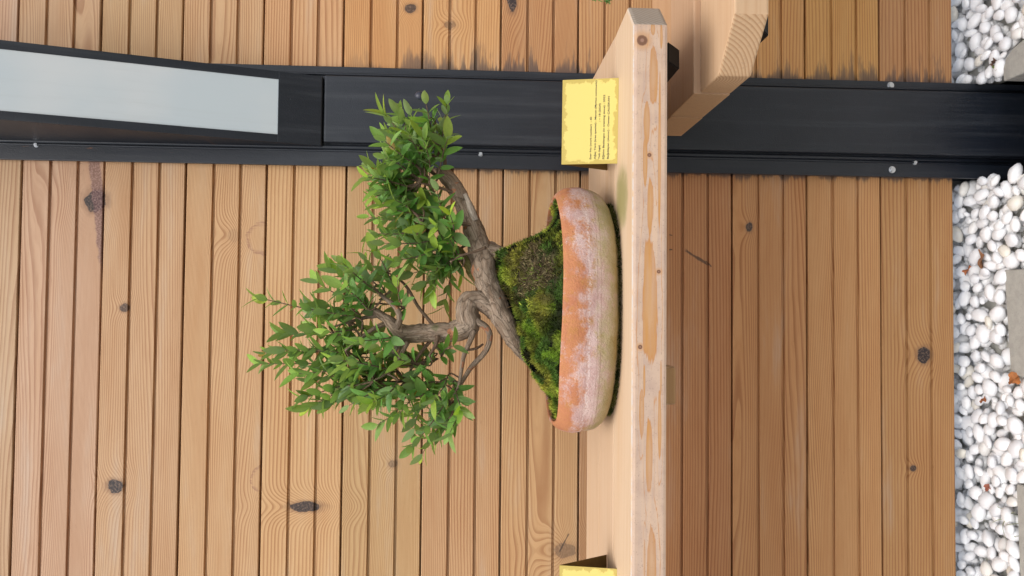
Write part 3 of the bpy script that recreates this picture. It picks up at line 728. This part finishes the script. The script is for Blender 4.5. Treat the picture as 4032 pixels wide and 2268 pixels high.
BR = [([(1878, 890), (1830, 882), (1775, 885), (1715, 892), (1660, 880)], (-.01, -.03), [9, 7.5, 7, 6, 3]),
      ([(1862, 935), (1820, 932), (1783, 942), (1740, 950), (1690, 930)], (.0, .02), [11, 9, 8, 6, 3]),
      ([(1890, 960), (1835, 965), (1800, 990), (1760, 1010)], (.01, .04), [8, 6, 5, 3]),
      ([(1912, 975), (1866, 992), (1820, 1005), (1775, 1030)], (-.03, -.05), [7, 5, 4, 2.5]),
      ([(1560, 1296), (1574, 1255), (1566, 1222), (1540, 1192), (1507, 1167), (1470, 1130)], (-.04, -.03), [12, 13, 12, 10, 8, 4]),
      ([(1705, 1280), (1685, 1255), (1645, 1205), (1605, 1135), (1565, 1095), (1520, 1070)], (-.02, .01), [9, 7, 6.5, 6, 4, 3]),
      ([(1872, 1262), (1915, 1290), (1928, 1335), (1908, 1388), (1856, 1445), (1822, 1500), (1795, 1545), (1770, 1590)], (-.045, -.02), [14, 13, 12, 11, 10, 8, 6, 3]),
      ([(1868, 1300), (1845, 1355), (1828, 1395), (1818, 1447), (1808, 1510), (1788, 1556)], (-.045, -.05), [12, 10, 9, 8, 6, 3]),
      ([(1838, 1378), (1875, 1372), (1902, 1355)], (-.03, -.02), [5, 5, 4]),
      ([(1724, 1325), (1714, 1362), (1690, 1400)], (-.04, -.06), [10, 8, 4]),
      ([(1700, 1335), (1660, 1385), (1625, 1440), (1600, 1500)], (-.01, .01), [8, 7, 6, 3]),
      ([(1605, 1345), (1585, 1385), (1560, 1425), (1520, 1470), (1470, 1500)], (-.03, -.03), [11, 9, 8, 6, 3]),
      ([(1530, 1270), (1480, 1290), (1420, 1330), (1360, 1380)], (.0, -.03), [12, 9, 7, 4]),
      ([(1500, 1240), (1440, 1250), (1370, 1270), (1300, 1290)], (.0, .02), [11, 8, 6, 3]),
      ([(1748, 690), (1752, 640), (1744, 600), (1725, 565), (1700, 520)], (.0, -.02), [9, 7, 6, 5, 3]),
      ([(1765, 705), (1715, 690), (1680, 650), (1650, 600)], (.0, .03), [10, 8, 6, 3]),
      ([(1800, 765), (1750, 745), (1700, 730), (1650, 720)], (.0, -.03), [8, 6, 5, 3])]
for pts, dys, rp in BR: limb('branch', pts, dys, rp, 'twig_bark' if max(rp) < 11 else 'bark', 9, 5, .10, 90)
HUB = []
for pts, dys, rp in BR:
    L = lp(pts, dys); HUB += L[len(L)//2:]
HUB += lp([(1745, 682), (1440, 1200)], [.005, .01])

# shoots: (base, tip) on the 2576 px wide view
SH = [((1088, 340), (1072, 262)), ((1100, 400), (1124, 262)), ((1095, 380), (1112, 300)), ((1060, 370), (970, 290)), ((1050, 360), (1005, 288)), ((1060, 390), (975, 335)),
      ((1050, 420), (968, 355)), ((1040, 440), (968, 398)), ((1030, 450), (935, 415)), ((1030, 470), (925, 446)), ((1020, 480), (950, 478)), ((1105, 430), (1126, 350)),
      ((1080, 460), (1062, 345)), ((1060, 520), (968, 475)), ((1060, 540), (958, 515)), ((1050, 550), (928, 546)), ((1060, 580), (952, 588)), ((1100, 520), (1062, 440)),
      ((1110, 560), (1044, 500)), ((1125, 560), (1100, 480)), ((1100, 600), (968, 612)), ((1110, 620), (1000, 655)), ((1140, 590), (1132, 540)), ((1130, 640), (1030, 690)),
      ((1150, 640), (1068, 712)), ((1140, 660), (1118, 770)), ((1150, 655), (1160, 690)), ((1120, 620), (1088, 730)), ((1150, 610), (1095, 560)), ((1150, 640), (1130, 600)),
      ((1080, 410), (1030, 340)), ((1070, 440), (1005, 390)), ((1090, 600), (1030, 560)), ((1100, 640), (1050, 610)), ((1085, 370), (1045, 320)), ((1050, 500), (990, 440)),
      ((900, 800), (655, 750)), ((940, 790), (828, 672)), ((960, 740), (862, 662)), ((980, 760), (912, 640)), ((990, 720), (945, 628)), ((900, 790), (800, 712)),
      ((900, 800), (790, 765)), ((920, 830), (812, 785)), ((930, 850), (715, 838)), ((940, 860), (790, 825)), ((920, 890), (668, 888)), ((900, 910), (655, 915)),
      ((930, 900), (712, 880)), ((920, 920), (752, 940)), ((930, 940), (788, 958)), ((930, 950), (765, 1000)), ((930, 960), (780, 1022)), ((960, 960), (838, 1012)),
      ((970, 970), (878, 1020)), ((980, 930), (850, 905)), ((1000, 960), (938, 1012)), ((1020, 1000), (950, 1068)), ((1050, 980), (1005, 1040)), ((1060, 960), (985, 1000)),
      ((1130, 1000), (1038, 1122)), ((1140, 1010), (1062, 1142)), ((1150, 1010), (1100, 1100)), ((1155, 990), (1132, 1088)), ((1140, 960), (1160, 1030)), ((1130, 950), (1062, 960)),
      ((1110, 900), (1140, 870)), ((1100, 890), (1045, 905)), ((1080, 920), (1000, 905)), ((1130, 940), (1092, 1005)), ((1000, 850), (900, 858)), ((1020, 780), (1000, 705)),
      ((960, 790), (885, 745)), ((1050, 960), (960, 945)), ((1080, 980), (1032, 1040)), ((1100, 960), (1015, 980)), ((970, 900), (880, 930)), ((1000, 920), (920, 960)),
      ((930, 780), (860, 720)), ((900, 860), (800, 880)), ((880, 930), (810, 925)), ((890, 830), (830, 835)), ((1030, 900), (960, 880)), ((1060, 1000), (1040, 1090)), ((1110, 990), (1120, 1060))]

def leaf_mesh(name, bend, fold, wd):
    ts = [0, .10, .24, .42, .62, .80, .92, 1.0]; ws = [.10, .54, .91, 1.0, .91, .62, .31, .0]
    V, F, rim = [], [], []
    for t, q in zip(ts, ws):
        zc = -bend*t*t; hw = wd*.5*q
        V += [(t, hw, zc + fold*hw), (t, 0, zc), (t, -hw, zc + fold*hw)]; e = max(0, (t-.72)/.28)
        rim += [max(.8, e), e*.9, max(.8, e)] if t > .2 else [.5, 0, .5]
    for i in range(len(ts)-1):
        a = i*3; b = a+3
        F += [(a+1, b+1, b, a), (a+2, b+2, b+1, a+1)]
    return V, F, rim
LV = [leaf_mesh('leaf', b, f, wd) for b, f, wd in ((.06, .28, .42), (.14, .22, .39), (.02, .36, .44), (.20, .2, .40), (-.05, .3, .37), (.10, .15, .46))]
def leaf_mat(name, single):
    t = NT(name)
    rim = t.n('ShaderNodeVertexColor', layer_name='Rim').outputs[0]
    colr = t.info()['Color'] if single else t.n('ShaderNodeVertexColor', layer_name='Col').outputs[0]
    pos = t.pos(); n = t.noise(pos, 160, 3, .6)
    # redder margins on the pale young leaves
    cr, cg, cb = t.n('ShaderNodeSeparateColor'), None, None
    t.put(cr.inputs[0], colr)
    young = t.step(cr.outputs[0], .26, .38)
    rimv = t.n('ShaderNodeSeparateColor'); t.put(rimv.inputs[0], rim)
    mid = t.step(rimv.outputs[0], .10, .0)
    c = t.mix(t.math('MULTIPLY', t.step(n, .4, .7), .35), colr, t.mix(1, colr, (.62, .72, .6), 'MULTIPLY'))
    c = t.mix(t.math('MULTIPLY', mid, .22), c, (.22, .32, .10))
    red = t.math('MULTIPLY', t.step(rimv.outputs[0], .55, 1.0), t.math('ADD', .12, t.math('MULTIPLY', young, .55)))
    c = t.mix(red, c, (.20, .085, .055))
    back = t.n('ShaderNodeNewGeometry').outputs['Backfacing']
    c = t.mix(t.math('MULTIPLY', back, .62), c, (.24, .335, .185))
    b = t.bsdf(c, t.math('ADD', t.map(n, .3, .7, .38, .58), t.math('MULTIPLY', back, .2)), t.bump(n, .3, .0006), 0, .4, link=False)
    tr = t.n('ShaderNodeBsdfTranslucent'); t.put(tr.inputs['Color'], t.mix(1, c, (1.25, 1.3, .5), 'MULTIPLY'))
    mx = t.n('ShaderNodeMixShader'); mx.inputs[0].default_value = .40
    t.t.links.new(b, mx.inputs[1]); t.t.links.new(tr.outputs[0], mx.inputs[2]); t.t.links.new(mx.outputs[0], t.out.inputs['Surface'])
    return t.m
M['leaf'] = leaf_mat('myrtle_leaf', True); M['leaf_mass'] = leaf_mat('myrtle_leaf_mass', False)

leaves = []                                    # (matrix, variant, colour, shown size)
lr = random.Random(21)
CAMP = Vector((0, 0, ZC))
def grow_shoot(b, tip, dyb, dyt, sag):
    p0, p2 = atd(b[0], b[1], TY+dyb), atd(tip[0], tip[1], TY+dyt)
    mid = (p0+p2)/2 + Vector((lr.uniform(-.006, .006), lr.uniform(-.006, .006), sag))
    hub = min(HUB, key=lambda h: (h-p0).length)
    h1 = (hub*.5+p0*.5) + Vector((0, 0, -.004))
    C = [hub, h1, p0, mid, p2]
    link('shoot', tube_mesh('shoot', C, [.0016, .0014, .0012, .0010, .0005], 6, 4, 0), tree, M['twig_bark'])
    Cc = [Vector(c) for c in catmull([tuple(p0), tuple(mid), tuple(p2)], 12)]
    L = [0]
    for i in range(1, len(Cc)): L.append(L[-1] + (Cc[i]-Cc[i-1]).length)
    tot = L[-1]; s = .004; k = 0; th = lr.uniform(0, 6.28)
    def pt(s):
        i = max(1, min(len(L)-1, int(np.searchsorted(L, s)))); f = (s-L[i-1])/max(1e-6, L[i]-L[i-1])
        return Cc[i-1].lerp(Cc[i], f), (Cc[i]-Cc[i-1]).normalized()
    fresh = lr.random()
    while s <= tot + .001:
        last = s > tot - .004
        p, d = pt(min(s, tot)); a = d.orthogonal().normalized(); q = s/tot
        th += math.pi/2 + lr.gauss(0, .25)
        size = lr.uniform(.0255, .0335)*(1.0 if q < .75 else 1.04)
        for side in (0, 1):
            if lr.random() < .06: continue
            pd = Quaternion(d, th + side*math.pi) @ a
            ang = lr.gauss(R(58), R(11))*(1 - .45*q**3)
            ld = (d*math.cos(ang) + pd*math.sin(ang) + Vector((0, 0, lr.gauss(.06, .12)))).normalized()
            nn = (d*math.sin(ang) - pd*math.cos(ang) + Vector((lr.gauss(0, .25), lr.gauss(-.15, .25), lr.gauss(.1, .2))))
            nn = (nn - ld*nn.dot(ld)).normalized(); yy = nn.cross(ld)
            sz = size*lr.uniform(.66, 1.14)
            m = Matrix(((ld.x*sz, yy.x*sz, nn.x*sz, p.x), (ld.y*sz, yy.y*sz, nn.y*sz, p.y), (ld.z*sz, yy.z*sz, nn.z*sz, p.z), (0, 0, 0, 1)))
            yg = max(0, min(1, (q-.45)/.5))*(.35 + .65*fresh)*lr.uniform(.5, 1.1)
            c = Vector((.140, .315, .066)).lerp(Vector((.40, .510, .055)), yg)*lr.uniform(.62, 1.3)
            if lr.random() < .012: c = Vector((.30, .20, .03))
            elif lr.random() < .25: c = c.lerp(Vector((.24, .34, .16)), lr.uniform(.2, .6))
            view = (p-CAMP); shown = abs(nn.dot(view.normalized()))*sz/view.length - (dyb + (dyt-dyb)*q)*.06
            leaves.append((m, lr.randrange(len(LV)), c, shown))
        if last: break
        s += lr.uniform(.0084, .0125)
        if s > tot - .004: s = tot
    return p2
for i, (b, tip) in enumerate(SH):
    dt = lr.uniform(-.085, .06); p_ = grow_shoot(b, tip, dt*.45, dt, lr.uniform(-.006, .003))
    if i == 0: berry_at = p_
# a few extra inner shoots so the crown has depth
for k in range(95):
    b, tip = SH[lr.randrange(len(SH)) if k < 60 else lr.randrange(36)]
    f = lr.uniform(.15, .75); c0 = (b[0]+(tip[0]-b[0])*f*.6 + lr.uniform(-14, 14), b[1]+(tip[1]-b[1])*f*.6 + lr.uniform(-14, 14))
    c1 = (c0[0] - lr.uniform(10, 50), c0[1] + lr.uniform(-30, 30))
    d0 = lr.uniform(-.03, .05); grow_shoot(c0, c1, d0, d0 + lr.uniform(-.03, .04), 0)
leaves.sort(key=lambda q: -q[3])
LM = []
for V, F, rim in LV:
    me = mesh('leaf', V, F, True); ca = me.color_attributes.new('Rim', 'FLOAT_COLOR', 'POINT')
    ca.data.foreach_set('color', [v for r_ in rim for v in (r_, r_, r_, 1)]); me.materials.append(M['leaf']); LM.append(me)
inv = Matrix.Translation(-Vector(tree.location))
for m, vi, c, _ in leaves[:300]:
    o = bpy.data.objects.new('leaf', LM[vi]); col.objects.link(o); o.parent = tree; o.matrix_parent_inverse = inv
    o.matrix_basis = m; o.color = (c.x, c.y, c.z, 1)
fv, ff, fc, fr = [], [], [], []
for m, vi, c, _ in leaves[300:]:
    V, F, rim = LV[vi]; k = len(fv)
    fv += [m @ Vector(v) for v in V]; ff += [tuple(k+i for i in f) for f in F]; fc += [c]*len(V); fr += [(r_,)*3 for r_ in rim]
me = mesh('foliage', fv, ff, True); set_col(me, fc)
ca = me.color_attributes.new('Rim', 'FLOAT_COLOR', 'POINT'); ca.data.foreach_set('color', [v for c in fr for v in (*c, 1)])
tag(link('foliage', me, tree, M['leaf_mass']), kind='stuff')
# the one dark berry
bp = atd(1057, 241, berry_at.y - .004)
bm = bmesh.new(); bmesh.ops.create_icosphere(bm, subdivisions=3, radius=.0066, matrix=Matrix.Translation(bp) @ Matrix.Diagonal((1, 1, 1.2, 1)))
berry = link('berry', from_bm('berry', bm, True), tree, simple('blue_black_berry', (.022, .024, .040), .45))
link('berry_stalk', tube_mesh('berry_stalk', [bp, (bp+berry_at)/2 + Vector((.001, 0, .001)), berry_at], [.0007]*3, 5, 3), tree, M['twig_bark'])

# ------------------------------------------------------------------ conifer sprig of a neighbour
def sprig():
    r = random.Random(4); root = empty('conifer_sprig', (.50, 1.10, -.19+ZC)); tag(root, 'bright green conifer sprig poking in above the shelf end', 'plant')
    nm = simple('conifer_green', (.10, .24, .035), .5, c2=(.06, .16, .03))
    for bx, bz, ex, ez in ((.52, -.150, .466, -.176), (.52, -.165, .4635, -.198), (.53, -.180, .470, -.203), (.52, -.14, .4735, -.186)):
        y0 = 1.10 + r.uniform(-.012, .012); a, b = Vector((bx, y0, bz+ZC)), Vector((ex, y0, ez+ZC))
        link('stem', tube_mesh('stem', [a, (a+b)/2 + Vector((0, 0, .003)), b], [.0012, .001, .0007], 6, 4), root, nm)
        for i in range(26):
            t = r.uniform(.3, 1); p = a.lerp(b, t); d = ((b-a).normalized()*.9 + Vector((r.gauss(0, .6), r.gauss(0, .6), r.gauss(0, .6)))).normalized()
            link('needle', tube_mesh('needle', [p, p+d*.004, p+d*r.uniform(.006, .009)], [.0009, .0008, .0002], 5, 2), root, nm)
sprig()

# ------------------------------------------------------------------ pebbles, pavers, fallen leaves
def paver_mat():
    t = NT('grey_concrete'); pos = t.pos(); n = t.noise(pos, 60, 5, .7); s = t.noise(pos, 380, 3, .7)
    c = t.mix(t.step(n, .3, .7), (.42, .41, .37), (.34, .33, .30)); c = t.mix(t.math('MULTIPLY', t.step(s, .58, .72), .5), c, (.20, .20, .185))
    t.bsdf(c, .85, t.bump(s, .4, .001)); return t.m
pm = paver_mat()
PV = [([(.09, 1.404), (-.115, 1.389), (-.125, .98), (.08, .99)], 'middle', 'grey concrete paver set in the white pebbles below the pot'),
      ([(-.319, 1.378), (-.56, 1.368), (-.57, .97), (-.33, .975)], 'left', 'grey concrete paver at the picture corner, left of the middle one'),
      ([(.5235, 1.345), (.519, 1.372), (.506, 1.392), (.487, 1.400), (.462, 1.400), (.455, .99), (.53, 1.0)], 'right', 'grey concrete paver with a rounded corner beside the post foot')]
for out, _, lab in PV:
    o = link('paver', prism_mesh('paver', out, -.05, .020, .002, 1), None, pm); tag(o, lab, 'paver', 'pavers in the pebble strip')
def pebble_mat():
    t = NT('white_marble_pebble'); pos = t.pos(); info = t.info(); n = t.noise(pos, 40, 4, .6)
    c = t.mix(t.step(info['Random'], .88, .97), t.mix(t.math('FRACT', t.math('MULTIPLY', info['Random'], 13.7)), (.90, .905, .91), (.78, .79, .81)), (.77, .73, .64))
    c = t.mix(t.math('MULTIPLY', t.step(n, .5, .75), .5), c, (.70, .71, .74))
    t.bsdf(c, .5, t.bump(t.noise(pos, 200, 3), .15, .001), spec=.4); return t.m
bed = link('pebble_bed', sheet('pebble_bed', -1.2, 1.3, .6, 1.9, -.022, .27), None,
           simple('dark_soil', (.62, .61, .56), .9, nscale=60)); tag(bed, 'strip of white marble pebbles along the foot of the wall', 'pebbles', kind='structure')
pr = random.Random(11); PMESH = []; pmat = pebble_mat()
for v in range(9):
    bm = bmesh.new(); bmesh.ops.create_icosphere(bm, subdivisions=2, radius=1)
    off = Vector((v*13.1, v*7.7, 0)); sx, sy, sz = 1.0, pr.uniform(.62, .85), pr.uniform(.45, .62)
    for q in bm.verts:
        n_ = q.co.normalized(); k = 1 + .20*mnoise.noise(n_*1.1+off) + .08*mnoise.noise(n_*2.4+off)
        q.co = Vector((n_.x*sx*k, n_.y*sy*k, n_.z*sz*k))
    me = from_bm('pebble', bm, True); me.materials.append(pmat); PMESH.append((me, sy, sz))
# drop them one after another so that they rest on each other
cells = {}; pebs = []
def in_paver(x, y):
    for out, _, _ in PV:
        xs = [p[0] for p in out]; ys = [p[1] for p in out]
        if min(xs)-.004 < x < max(xs)+.004 and min(ys) < y < max(ys)+.006: return True
    return False
def in_post(x, y): return (.277 < x < .489) and 1.325 < y < 1.65
for k in range(12500):
    x, y = pr.uniform(-.78, .86), pr.uniform(1.22, 1.78)
    if in_paver(x, y) or in_post(x, y): continue
    a = pr.uniform(.008, .012) if k < 3000 else pr.uniform(.0125, .0230); vi = pr.randrange(9); _, sy, sz = PMESH[vi]; z = -.022 + a*sz*.55
    ci, cj = int(x//.05), int(y//.05)
    for i in (ci-1, ci, ci+1):
        for j in (cj-1, cj, cj+1):
            for (qx, qy, qz, qa, qh) in cells.get((i, j), ()):
                d = math.hypot(x-qx, y-qy); rr = (a*.5*(1+sy) + qa)*.86
                if d < rr: z = max(z, qz + (qh + a*sz)*.78*math.sqrt(1-(d/rr)**2))
    if z + a*sz > .030: continue
    cells.setdefault((ci, cj), []).append((x, y, z, a*.5*(1+sy), a*sz))
    rot = Matrix.Rotation(pr.uniform(0, 6.28), 4, 'Z') @ Matrix.Rotation(pr.gauss(0, .28), 4, 'X') @ Matrix.Rotation(pr.gauss(0, .28), 4, 'Y')
    pebs.append((Matrix.Translation((x, y, z)) @ rot @ Matrix.Scale(a, 4), vi, x, y, z))
def shown(q):
    d = Vector((q[2], q[3], q[4]-ZC)); f = d.dot(fwd); u_, v_ = d.dot(rt)/f*FPX, -d.dot(up)/f*FPX
    return abs(u_) < 1134+30 and 1700 < v_ < 2016+30
front = sorted([q for q in pebs if shown(q)], key=lambda q: -q[4] - 2.0*q[0].to_scale().x); back = [q for q in pebs if not shown(q)]
for m, vi, *_ in front[:300]:
    o = bpy.data.objects.new('pebble', PMESH[vi][0]); col.objects.link(o); o.parent = bed; o.matrix_basis = m
bv, bf = [], []
for m, vi, *_ in front[300:] + back:
    k = len(bv); me = PMESH[vi][0]; bv += [m @ v.co for v in me.vertices]; bf += [tuple(k+i for i in p.vertices) for p in me.polygons]
tag(link('pebble_mass', mesh('pebble_mass', bv, bf, True), bed, pmat), kind='stuff')

def fallen_leaf(name, label, x, y, z, size, rot, c, lobes=5):
    V = [(0, 0, .002)]; n = 40
    for i in range(n):
        t = 2*math.pi*i/n; r_ = size*(.55 + .30*abs(math.cos(t*lobes/2))**1.2 + .10*math.cos(t) + .05*math.sin(t*11))
        V.append((r_*math.cos(t), r_*math.sin(t), .004*math.sin(t*3) + .003))
    F = [(0, 1+i, 1+(i+1) % n) for i in range(n)]
    V2 = [(a, b, c_-.0006) for a, b, c_ in V]; k = len(V)
    F2 = [tuple(k+i for i in f[::-1]) for f in F] + [(1+i, k+1+i, k+1+(i+1) % n, 1+(i+1) % n) for i in range(n)]
    o = link(name, mesh(name, V+V2, F+F2), None, simple('dry_leaf', c, .7, var=.4, nscale=90)); o.location = (x, y, z); o.rotation_euler = rot
    tag(o, label, 'leaf'); return o
fallen_leaf('fallen_leaf', 'brown lobed dry leaf lying on the pebbles below the pot', .116, 1.462, .022, .026, (R(28), R(-10), R(200)), (.36, .17, .075))
fallen_leaf('fallen_leaf', 'small bright orange dry leaf half under the wall edge', .093, 1.508, .020, .014, (R(35), R(15), R(80)), (.46, .15, .05), 3)
fallen_leaf('fallen_leaf', 'rust orange dry leaf at the corner of the middle paver', -.122, 1.372, .024, .016, (R(25), R(10), R(20)), (.42, .15, .04), 3)
fallen_leaf('fallen_leaf', 'thin rusty leaf wedged between pebbles left of the middle paver', -.172, 1.462, .022, .010, (R(30), R(30), R(60)), (.38, .13, .05), 3)
fallen_leaf('fallen_leaf', 'tiny reddish leaf between pebbles near the left corner paver', -.345, 1.452, .022, .009, (R(30), R(-20), R(10)), (.40, .13, .08), 3)
fallen_leaf('fallen_leaf', 'dull green leaf on pebbles beside the rounded paver', .492, 1.412, .022, .010, (R(25), R(-10), R(40)), (.12, .15, .03), 3)
fallen_leaf('fallen_leaf', 'dark brown leaf bit on pebbles beside the rounded paver', .505, 1.418, .024, .010, (R(30), R(20), R(100)), (.14, .075, .05), 4)
def grass():
    r = random.Random(2); root = empty('grass_tuft', (-.40, 1.40, .0)); tag(root, 'few thin grass blades among the pebbles by the left paver', 'grass')
    gm = simple('grass_blade', (.24, .27, .10), .6)
    for i in range(6):
        a = Vector((-.40 + r.uniform(-.02, .02), 1.40 + r.uniform(-.02, .02), .0)); b = a + Vector((r.uniform(-.05, .06), r.uniform(-.05, .06), r.uniform(.02, .045)))
        link('blade', tube_mesh('blade', [a, (a+b)/2+Vector((0, 0, .012)), b], [.0007, .0006, .0002], 5, 4), root, gm)
grass()
